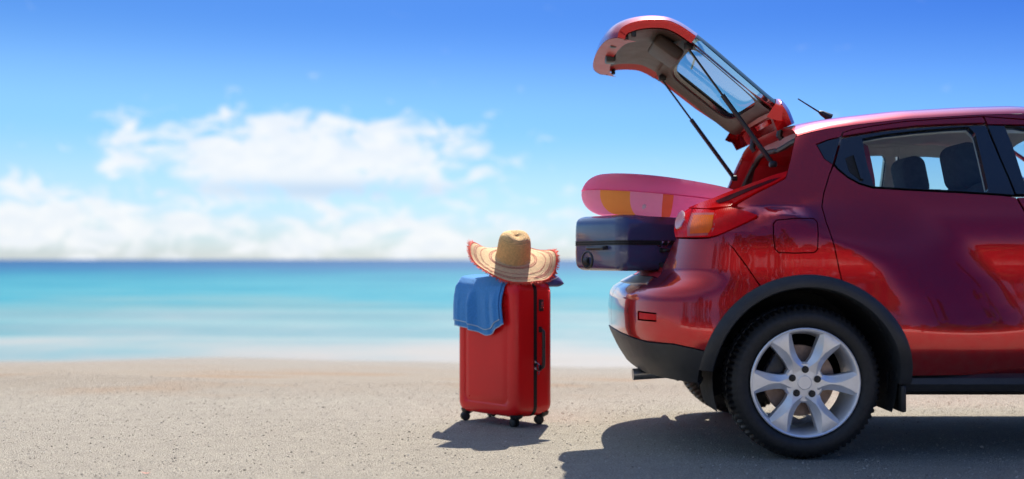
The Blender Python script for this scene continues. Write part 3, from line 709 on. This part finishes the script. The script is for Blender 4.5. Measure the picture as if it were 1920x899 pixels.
# --- wheels
def make_wheel():
    """built about the origin, axle along Y, outer face towards -Y"""
    RX = Matrix.Rotation(PI/2, 4, 'X')                        # local z -> -y
    meshes = {}
    prof = [(.232, -.030), (.240, -.012), (.252, -.002), (.275, .004), (.295, .001), (.309, -.008), (.318, -.016)]
    tread = [(.325, -.024), (.3305, -.036), (.333, -.052), (.333, -.066), (.326, -.068), (.326, -.076), (.334, -.078), (.3345, -.104), (.327, -.106), (.327, -.114), (.3345, -.116), (.334, -.142), (.326, -.144), (.326, -.152), (.333, -.154), (.333, -.168), (.3305, -.184), (.325, -.196)]
    inner = [(.318, -.204), (.295, -.221), (.275, -.224), (.252, -.218), (.232, -.19)]
    full = prof+tread+inner; n = 216; v_ = []; f_ = []
    for i in range(n):
        a = 2*PI*i/n
        for j, (r, h) in enumerate(full):
            if len(prof)-2 <= j < len(prof)+4 or len(prof)+len(tread)-4 <= j < len(prof)+len(tread)+1:
                if i % 3 == 0: r -= .011 if j >= len(prof) else .004
            elif len(prof)+4 <= j < len(prof)+len(tread)-4 and i % 4 == 1 and r > .33: r -= .004
            v_.append(RX @ Vector((r*math.cos(a), r*math.sin(a), h)))
    L = len(full)
    for i in range(n):
        for j in range(L-1):
            p = i*L+j; q = ((i+1) % n)*L+j; f_.append((p, q, q+1, p+1))
    g = MB(); g.add(v_, f_); meshes['tyre'] = (g, 'rubber', 28)
    g = MB().lathe([(.236, -.014), (.2375, -.004), (.233, -.001), (.226, -.003), (.219, -.012), (.213, -.04), (.206, -.10), (.206, -.19), (.232, -.20)], 96, RX)
    g.lathe([(.0, -.020), (.028, -.0195), (.031, -.022), (.044, -.023), (.080, -.024), (.088, -.034), (.088, -.07), (.0, -.07)], 60, RX); meshes['rim'] = (g, 'alloy', 30)
    g = MB(); rings = []
    for r, wd, fl, zc, ze in ((.055, .040, .024, -.0225, -.026), (.082, .033, .012, -.019, -.030), (.105, .030, .0035, -.014, -.034), (.130, .032, .003, -.009, -.036), (.155, .037, .007, -.0055, -.034), (.190, .045, .022, -.003, -.026), (.222, .054, .040, -.0025, -.015), (.231, .056, .044, -.004, -.012)):
        rings.append([RX @ Vector((r, y, z)) for y, z in ((-wd, -.075), (-wd, ze), (-fl, zc), (fl, zc), (wd, ze), (wd, -.075))])
    g.loft(rings, closed=True, cap0=True, cap1=True); meshes['spoke'] = (g, 'alloy', 25)
    g = MB().lathe([(.0, -.0195), (.0145, -.0195), (.0155, -.0225)], 20, RX).lathe([(.0, -.012), (.007, -.012), (.0085, -.016), (.0085, -.0195)], 6, RX); meshes['lug_nut'] = (g, 'case_black', 30)
    g = MB().lathe([(.0, -.0175), (.0045, -.0175), (.0050, -.0195)], 12, RX, 0); 
    g = MB().lathe([(.06, -.12), (.155, -.12), (.157, -.125), (.157, -.14), (.06, -.14)], 60, RX); meshes['brake_disc'] = (g, 'rust_disc', 30)
    g = MB().box((-.11, .105, .06), (.07, .06, .12), Matrix.Rotation(.5, 4, 'Y'), .012).box((0, .14, 0), (.12, .05, .12), None, .02); meshes['brake_caliper'] = (g, 'dark_metal', 30)
    return meshes
WM = make_wheel(); wheel_mesh = {}
def place_wheel(x, y, flip, spin):
    wo = empty('wheel', (x, y, WHZ), PI if flip else 0, car)
    def inst(key, ang=0, loc=(0,0,0)):
        if key not in wheel_mesh:
            g, mt_, sh = WM[key]; o = g.build(key, mt_, wo, True, sh); wheel_mesh[key] = o.data
        else:
            o = bpy.data.objects.new(key, wheel_mesh[key]); COL.objects.link(o); o.parent = wo
        o.rotation_euler = (0, ang, 0); o.location = loc; return o
    inst('tyre'); inst('rim'); inst('brake_disc'); inst('brake_caliper')
    for k in range(6): inst('spoke', spin+k*PI/3)
    for k in range(5):
        a = spin+.25+k*2*PI/5; inst('lug_nut', a, (.057*math.cos(a), -.0035, .057*math.sin(a)))
for x, sp_ in ((WHX, 0.02), (WHX2, .4)):
    place_wheel(x, YC-.845, False, sp_); place_wheel(x, YC+.845, True, sp_)
# =========================================================================================== LUGGAGE
def rrect(hw, z0, z1, r, n=7):
    pts = []
    for cx_, cz_, a0 in ((hw-r, z1-r, 0), (-hw+r, z1-r, PI/2), (-hw+r, z0+r, PI), (hw-r, z0+r, 1.5*PI)):
        for a in lin(a0, a0+PI/2, n): pts.append((cx_+r*math.cos(a), cz_+r*math.sin(a)))
    return pts
def case_shell(hw, z0, z1, d0, d1, sgn, cr=.055):
    """half a hard-shell case: outline in (x, z), depth along y from the zip plane"""
    D = d1; rows = [(d0, 0), (D*.30, -.001), (D*.62, .0005), (D*.80, .003), (D*.90, .010), (D*.965, .022), (D*.995, .036), (D, .048), (D, .060), (D-.0055, .066), (D-.0055, .074), (D-.001, .082), (D-.0005, .11)]
    rings = []
    for d, ins in rows: rings.append([Vector((x, sgn*d, z)) for x, z in rrect(hw-ins, z0+ins, z1-ins, max(.012, cr-ins*.35))])
    return MB().loft(rings, closed=True, cap1=True)
def make_case(name, m, hw, h, hd, wheel_h=.05, blue=False, B=-1):
    c = empty(name)
    z0, z1 = wheel_h, h
    case_shell(hw, z0, z1, .007, hd, -1).build('front_shell', m, c, True, 40); case_shell(hw, z0, z1, .007, hd, 1).build('back_shell', m, c, True, 40)
    zr_ = rrect(hw, z0, z1, .055, 8)
    def band(name, o_, y0, y1, m_):
        rings = [[Vector((x*(1+k/hw), y, (z-(z0+z1)/2)*(1+k/(h/2))+(z0+z1)/2)) for x, z in zr_] for y, k in ((y0, -.004), (y0, o_), (y1, o_), (y1, -.004))]
        MB().loft(rings, closed=True).build(name, m_, c, True, 40)
    band('zip_tape', .0005, -.0075, .0075, 'zip_tape'); band('zip_teeth', .0022, -.0022, .0022, 'case_black')
    band('zip_piping', .002, -.0115, -.0075, 'case_black'); band('zip_piping', .002, .0075, .0115, 'case_black')
    # side carry handle, lock and zip pullers on the long side x = -hw, set on the back half
    def arch_handle(p0, p1, out_):
        a = Vector(p0); b = Vector(p1); o_ = Vector(out_); pts = [a, a+o_*.8+(b-a)*.03, a+o_+(b-a)*.12, a+o_+(b-a)*.5, a+o_+(b-a)*.88, b+o_*.8-(b-a)*.03, b]
        return MB().tube([Vector(p) for p in smooth_line([tuple(q) for q in pts], 4)], .0085, 8).box(a, (.012, .022, .03), None, .004).box(b, (.012, .022, .03), None, .004)
    zc = (z0+z1)/2
    arch_handle((-hw, .036*B, zc-.10), (-hw, .036*B, zc+.10), (-.026, 0, 0)).build('side_handle', 'case_black', c)
    arch_handle((-.10, .036*B, z1), (.10, .036*B, z1), (0, 0, .022)).build('top_handle', 'case_black', c)
    lk_ = MB().box((-hw-.002, .040*B, z1-.125), (.014, .030, .062), None, .004); lk_.build('combination_lock', 'case_black', c)
    for k in range(3): MB().box((-hw-.0095, .040*B, z1-.137+k*.012), (.003, .012, .007), None, .001).build('lock_dial', 'chrome', c)
    for dz in (-.10, -.065):
        MB().box((-hw-.006, .004, zc+dz), (.007, .012, .016), None, .002).tube([(-hw-.009, .006, zc+dz), (-hw-.012, .018*B, zc+dz-.018), (-hw-.010, .014*B, zc+dz-.034)], .0028, 6).build('zip_pull', 'chrome', c)
    # telescopic handle, folded in
    MB().box((0, (hd-.035)*B, z1+.004), (.16, .03, .012), None, .004).build('trolley_handle', 'case_black', c)
    if blue:
        # fixed wheels sunk into the lower corners, bar handle on the wheel end, feet on the long side
        for sx_ in (1,):
            x = sx_*(hw-.16); wl = empty('wheel_pocket', (x, -hd*.60, z0), 0, c)
            MB().loft([[Vector((r*math.cos(a)*1.15, r*math.sin(a)*.92, z)) for a in lin(0, 2*PI, 25)[:-1]] for r, z in ((.050, .004), (.048, -.004), (.041, -.006), (.036, .004), (.030, .02))], closed=True, cap1=True).build('pocket_bezel', 'case_black', wl)
            MB().lathe([(.0, -.018), (.016, -.019), (.021, -.014), (.021, .014), (.016, .019), (.0, .018)], 24, Matrix.Translation((0, -.008, .002)) @ Matrix.Rotation(PI/2, 4, 'Y')).build('pocket_wheel', 'rubber', wl)
        for k in (-.26, .0): 
            for yy in (-.058, .066): MB().box((hw+.004, yy, zc+k), (.014, .018, .055), None, .006, 3).build('foot', 'case_black', c)
        g = MB().tube([Vector(p) for p in smooth_line([(.035, -.022, z0), (.035, -.024, z0-.018), (.02, -.025, z0-.024), (-.10, -.025, z0-.024), (-.115, -.024, z0-.018), (-.115, -.022, z0)], 4)], .0095, 8); g.build('end_handle', 'case_black', c)
        return c
    # four spinner wheels with their housings
    for sx_ in (-1, 1):
        for sy_ in (-1, 1):
            x, y = sx_*(hw-.045), sy_*(hd-.045); wl = empty('caster', (x, y, 0), .6*sx_*sy_+.5, c)
            MB().loft([[Vector((r*math.cos(a)+ox, r*.9*math.sin(a), z)) for a in lin(0, 2*PI, 15)[:-1]] for r, z, ox in ((.040, z0+.016, 0), (.034, z0-.001, 0), (.024, z0-.008, .004), (.019, .036, .010), (.017, .026, .014))], closed=True, cap1=True).build('caster_housing', 'case_black', wl)
            RY = Matrix.Translation((.016, 0, .0235)) @ Matrix.Rotation(PI/2, 4, 'X')
            g = MB()
            for s2 in (-1, 1): g.lathe([(.0, s2*.012-.006), (.019, s2*.012-.0065), (.0232, s2*.012-.004), (.0232, s2*.012+.004), (.019, s2*.012+.0065), (.0, s2*.012+.006)], 22, RY)
            g.build('caster_wheel', 'rubber', wl)
    return c
# red case standing on its wheels
rc = make_case('red_suitcase', 'case_red', .232, .752, .138)
tag(rc, 'upright red hard-shell suitcase with black zip standing on the gravel', 'suitcase')
E1 = Vector((-.69, .724, 0)); ang = math.atan2(E1.y, E1.x)
RC = Vector((-.040, 6.205, 0)); rc.location = RC; rc.rotation_euler = (0, 0, ang)
# local +x = E1 (towards the left rear), local -y faces ... make the big face look to the front-left
RCM = Matrix.Translation(RC) @ Matrix.Rotation(ang, 4, 'Z')
# dark blue case lying flat in the boot, wheels outwards
bc = make_case('blue_suitcase', 'case_blue', .235, .72, .135, blue=True)
tag(bc, 'dark blue hard-shell suitcase lying flat and sticking out of the open boot', 'suitcase')
a28 = math.radians(26)
# local z (height) -> along the car into the boot, local y (depth) -> up, local x (width) -> across
ax = Vector((math.cos(a28), math.sin(a28), 0)); wx = Vector((-math.sin(a28), math.cos(a28), 0)); up = Vector((0, 0, 1))
Rm = Matrix((( -wx.x, up.x, ax.x), (-wx.y, up.y, ax.y), (-wx.z, up.z, ax.z)))
if Rm.determinant() < 0: Rm = Matrix(((wx.x, up.x, ax.x), (wx.y, up.y, ax.y), (wx.z, up.z, ax.z)))
P0 = Vector((.505, 5.49, .945))+wx*.235-ax*.045
bc.matrix_world = Matrix.Translation(P0) @ Rm.to_4x4()
bc.rotation_euler = Rm.to_euler(); bc.location = P0
# =========================================================================================== SWIM RING
sr = empty('swim_ring', (.765, 5.83, 1.160)); sr.rotation_euler = (0, math.radians(5.5), 0)
tag(sr, 'pink inflatable swim ring with yellow and orange panels on the blue suitcase', 'swim ring')
def vinyl(name, base):
    m = mat(name, base, .22, coat=.4); g = G(m); v_ = g.coord()
    g.l(g.ramp(g.noise(v_, 9, 4), [(.3, tuple(c*.9 for c in base)), (.7, base)]), g.p.inputs['Base Color'])
    g.bump(g.noise(g.coord(scale=(1, 1, .25)), 60, 3), .25, .003)
    tl = g.n('ShaderNodeBsdfTranslucent'); tl.inputs[0].default_value = (*base, 1); mx_ = g.n('ShaderNodeMixShader'); mx_.inputs[0].default_value = .88
    g.l(g.p.outputs[0], mx_.inputs[1]); g.l(tl.outputs[0], mx_.inputs[2]); g.l(mx_.outputs[0], g.o.inputs[0]); MT[name] = m
vinyl('vinyl_pink', (.96, .34, .56)); vinyl('vinyl_pale', (.96, .62, .68)); vinyl('vinyl_yellow', (.95, .70, .12)); vinyl('vinyl_orange', (.86, .27, .10)); vinyl('vinyl_white', (.85, .76, .78))
RR, rt = .272, .097
def ringp(a, b):
    wr = 1+.012*math.sin(a*46)*max(0, math.cos(b))**8+.02*math.sin(a*3+1)
    r = rt*wr*(1.06-.20*(.5+.5*math.cos(a))); return Vector(((RR+r*math.cos(b))*math.cos(a)*1.12, (RR+r*math.cos(b))*math.sin(a), r*math.sin(b)*1.0))
MB().grid(ringp, lin(0, 2*PI, 193), lin(.10, PI+.25, 18)).build('top_skin', 'vinyl_pink', sr, True, None)
cols = ['vinyl_pale', 'vinyl_yellow', 'vinyl_pale', 'vinyl_orange', 'vinyl_pink', 'vinyl_yellow', 'vinyl_orange', 'vinyl_pale', 'vinyl_yellow', 'vinyl_pink']
bnd = [160, 215, 240, 262, 269, 300, 335, 370, 420, 470, 520]
for i, c_ in enumerate(cols):
    a0, a1 = math.radians(bnd[i]), math.radians(bnd[i+1]); MB().grid(ringp, lin(a0, a1, 34), lin(PI+.25, 2*PI+.10, 16)).build('bottom_panel', c_, sr, True, None)
MB().tube([ringp(a, .10)*1.0 for a in lin(0, 2*PI, 129)[:-1]], .0028, 6, closed=True).build('seam', 'vinyl_pink', sr)
P = ringp(math.radians(250), -.6); MB().tube([P, P+Vector((-.006, -.02, -.012))], [.010, .007], 10).build('valve', 'vinyl_white', sr)
# =========================================================================================== HAT, TOWEL, POUCH
hat = empty('sun_hat', (0.005, 6.175, .872)); hat.rotation_euler = (math.radians(26), math.radians(2), math.radians(8))
tag(hat, 'wide-brimmed straw sun hat with red fringe resting on the red suitcase', 'hat')
def straw(name, base, scale):
    m = mat(name, base, .8); g = G(m); c = g.n('ShaderNodeTexCoord'); s_ = g.n('ShaderNodeSeparateXYZ'); g.l(c.outputs['Object'], s_.inputs[0])
    rad = g.math('SQRT', g.math('ADD', g.math('POWER', s_.outputs[0], 2.0), g.math('POWER', s_.outputs[1], 2.0)))
    k = g.math('ADD', g.math('MULTIPLY', rad, scale), g.math('MULTIPLY', s_.outputs[2], scale)); wv_ = g.math('SINE', k)
    th = g.math('SINE', g.math('MULTIPLY', g.math('ARCTAN2', s_.outputs[1], s_.outputs[0]), 150.0)); h = g.math('ADD', wv_, g.math('MULTIPLY', th, .5))
    f = g.math('ADD', g.math('MULTIPLY', g.noise(c.outputs['Object'], 90, 3), .6), g.math('MULTIPLY', h, .12))
    g.l(g.ramp(f, [(.1, tuple(x*.62 for x in base)), (.5, base)]), g.p.inputs['Base Color']); g.bump(h, .5, .002); MT[name] = m
straw('straw', (.82, .56, .28), 1100); straw('straw_crown', (.84, .52, .20), 1100); straw('straw_red', (.55, .07, .05), 1500)
def brim(a, r, dz=0.0):
    t_ = (r-.085)/.15; lift = (.034*math.cos(2*(a-.10))-.014*math.cos(a)+.010*math.sin(4*a+2))*t_*t_+.012*math.sin(5*a+.8)*t_**3+.010*math.sin(3*a)*t_*t_
    return Vector((r*1.02*math.cos(a), r*math.sin(a), .004-.014*t_+lift+dz))
A = lin(0, 2*PI, 145)
MB().grid(lambda a, r: brim(a, r), A, lin(.082, .228, 22)).grid(lambda a, r: brim(a, r, -.003), A, lin(.082, .228, 12)).build('brim', 'straw', hat, True, None)
for r0, r1 in ((.113, .1165), (.122, .1255), (.168, .171), (.194, .1975), (.203, .206)):
    MB().grid(lambda a, r: brim(a, r, .0014), A, lin(r0, r1, 3)).build('stripe', 'straw_red', hat, True, None)
# ragged red fringe round the rim
g = MB(); nfr = 420
for k in range(nfr):
    a = 2*PI*k/nfr; L = .010+.012*random.random(); wv2 = random.uniform(-.02, .02)
    p = brim(a, .226, .001); q = brim(a+wv2, .226+L, random.uniform(-.008, .006)); d = brim(a+.016, .226, .001)-p; g.add([p, p+d, q+d*.7, q, p+Vector((0,0,-.004)), p+d+Vector((0,0,-.004))], [(0, 1, 2, 3), (4, 5, 2, 3)])
g.tube([brim(a, .227) for a in A[:-1]], .004, 6, closed=True)
noisy('fringe_red', (.70, .07, .035), .85, .25, 60); o = g.build('fringe', 'fringe_red', hat, False)
cp = [(.0, .150), (.024, .150), (.048, .146), (.066, .137), (.078, .122), (.084, .102), (.087, .078), (.089, .05), (.091, .022), (.094, .004)]
g = MB(); v_ = []
CP = smooth_line(cp, 3)
for i in range(72):
    a = 2*PI*i/72
    for r, h in CP:
        dent = -.016*math.exp(-((r*math.cos(a)-.005)/.030)**2-((r*math.sin(a))/.055)**2)*(1 if h > .1 else 0)
        v_.append((r*(1+.012*math.sin(2*a)), r*1.04*math.sin(a) if False else r*math.sin(a)*1.04, h+dent)) if False else v_.append((r*math.cos(a)*(1+.015*math.sin(3*a+h*30)), r*math.sin(a)*1.04, h+dent+.004*math.sin(2*a+.5)))
L = len(CP); g.add(v_, [(i*L+j, i*L+j+1, ((i+1) % 72)*L+j+1, ((i+1) % 72)*L+j) for i in range(72) for j in range(L-1)])
g.build('crown', 'straw_crown', hat, True, None)
MB().lathe([(.0945, .003), (.0935, .016), (.0925, .017)], 72).build('hat_band', 'straw', hat)
# towel: folded double, hanging over the front-left face of the red case
def terry(name, base):
    m = mat(name, base, .95, spec=.1); g = G(m); v_ = g.coord()
    g.l(g.ramp(g.noise(v_, 130, 4, .7), [(.25, tuple(c*.72 for c in base)), (.7, base)]), g.p.inputs['Base Color']); g.bump(g.noise(v_, 700, 3, .7), .7, .003)
    g.p.inputs['Sheen Weight'].default_value = .5; g.p.inputs['Sheen Tint'].default_value = (.5, .7, 1, 1); MT[name] = m
terry('terry_blue', (.07, .30, .70)); terry('terry_hem', (.45, .60, .78))
tw = empty('beach_towel', tuple(RC)); tw.rotation_euler = (0, 0, ang); tw.location = RC
tag(tw, 'folded blue terry towel hanging over the corner of the red suitcase', 'towel')
HD, TOPZ = .138, .752
def towel(a, s_, lay):
    """a 0..1 across (from the far left edge inwards), s_ metres along: on top of the case then down its face"""
    o_ = .004+.007*lay; x = .245-.385*a
    flat = .15
    fold = .020*(1-abs(math.sin(a*6.3+.5)))**1.5+.010*(1-abs(math.sin(a*11+1.4)))**2+.003*math.sin(a*31)
    if s_ < flat:
        u_ = s_/flat; y = -.03+(HD+.03)*u_; z = TOPZ+o_+.010+.010*math.sin(a*7+u_*3)*(1-.5*u_)
        rr = max(0, (u_-.80)/.20); z -= .030*rr*rr; 
    else:
        d = s_-flat; k = min(1, d/.05); y = HD+.004+o_+(.006+abs(fold)*1.3*min(1, d/.10))*k; z = TOPZ-.020-d
        x += (.030*(a-.45)*-1)*min(1, d/.2)+.010*math.sin(d*14)*a
    # towards the left the towel also wraps round the rounded edge
    if x > .215: y -= (x-.215)*.8; z -= (x-.215)*.25
    return Vector((x, y, z))
LEN = [.38, .362]
for lay in (0, 1):
    g = MB(); SS = lin(0, 1, 46); AA = lin(0, 1, 50) if lay else lin(.02, 1.04, 50)
    ln = lambda a: LEN[lay]-.03+.045*math.sin(a*3.0+.4)*.6+.045*math.exp(-((a-.72)/.22)**2)-.012*lay
    T = lambda a, u_: towel(a, u_*ln(a), lay)
    v0 = [T(a, u_) for a in AA for u_ in SS]; n_ = len(SS)
    fs = [(i*n_+j, (i+1)*n_+j, (i+1)*n_+j+1, i*n_+j+1) for i in range(len(AA)-1) for j in range(n_-1)]
    o = obj('towel_layer', v0, fs, 'terry_blue', tw, True); md = o.modifiers.new('thick', 'SOLIDIFY'); md.thickness = .004; md.offset = 0
    MB().tube([T(a, 1.0) for a in AA], .0032, 6).build('hem', 'terry_hem', tw)
    MB().tube([T(AA[0], u_) for u_ in SS[14:]], .0028, 6).build('hem', 'terry_hem', tw)
# blue bundle poking out under the brim on the right
pv = []; pf = []
n1, n2 = 30, 22
for i in range(n1):
    u_ = i/(n1-1); rad = .047*math.sin(PI*min(1, u_*1.02))**.55*(1-.25*u_)+.001
    for j in range(n2):
        a = 2*PI*j/n2; rr = rad*(1+.10*math.sin(3*a+u_*5)+.05*math.sin(7*a-u_*9))
        pv.append((u_*.172, rr*math.cos(a)*1.05, rr*math.sin(a)*.95-.020*u_*u_))
pf = [(i*n2+j, i*n2+(j+1) % n2, (i+1)*n2+(j+1) % n2, (i+1)*n2+j) for i in range(n1-1) for j in range(n2)]+[tuple(range(n2))[::-1], tuple((n1-1)*n2+j for j in range(n2))]
pc = empty('cloth_pouch', (.106, 6.165, .772)); pc.rotation_euler = (0, math.radians(5), math.radians(4)); tag(pc, 'rolled navy blue cloth pouch poking out under the straw hat brim', 'pouch')
obj('pouch_body', pv, pf, 'pouch', pc); MB().tube([(.10+.05*math.sin(t_), -.050*math.cos(t_*.9), .020*math.sin(t_*1.3)-.006) for t_ in lin(-.6, .8, 10)], .0022, 6).build('drawstring', 'terry_hem', pc)
# small red leaf on the road
lf = MB().grid(lambda a, b: Vector((.022*(a-.5)*2, .006*math.sin(PI*a)*(b-.5)*2, .004+.003*math.cos(a*5))), lin(0, 1, 8), lin(0, 1, 4)).build('dry_leaf', 'red_leaf', None)
lf.location = (-1.475, 4.69, .004); lf.rotation_euler = (0, 0, .3); tag(lf, 'tiny red dry leaf lying on the sandy road at the left', 'leaf')
# =========================================================================================== BEHIND THE CAMERA (seen only as reflections in the paint)
bw = MB()
for k in range(9): bw.box((-22+k*5.6, -9, .40), (4.6 if k % 3 else 5.58, .35, .80+.12*(k % 2)), None, .03)
bw.box((0, -9.02, .08), (56, .30, .16))
bw = bw.build('boundary_wall', 'plaster'); tag(bw, 'low whitewashed wall along the far side of the road', 'wall')
hv, hf = [], []
rng = random.Random(11)
for i in range(9000):
    x = rng.uniform(-28, 32); h = 3.0+1.3*math.sin(x*.5)+.8*math.sin(x*1.3+1)+.5*math.sin(x*3.1); c = Vector((x, -11.2+rng.uniform(-1.1, .9), rng.uniform(.1, max(.8, h)))); b = len(hv); s = .24
    d1 = Vector((rng.uniform(-1, 1), rng.uniform(-1, 1), rng.uniform(-1, 1))).normalized()*s; d2 = d1.orthogonal().normalized()*s*.8
    hv += [c-d1, c+d2, c+d1, c-d2]; hf.append((b, b+1, b+2, b+3))
o = obj('hedge', hv, hf, 'hedge_mat', None, False); tag(o, 'tall dark green hedge growing behind the low whitewashed wall', 'hedge')
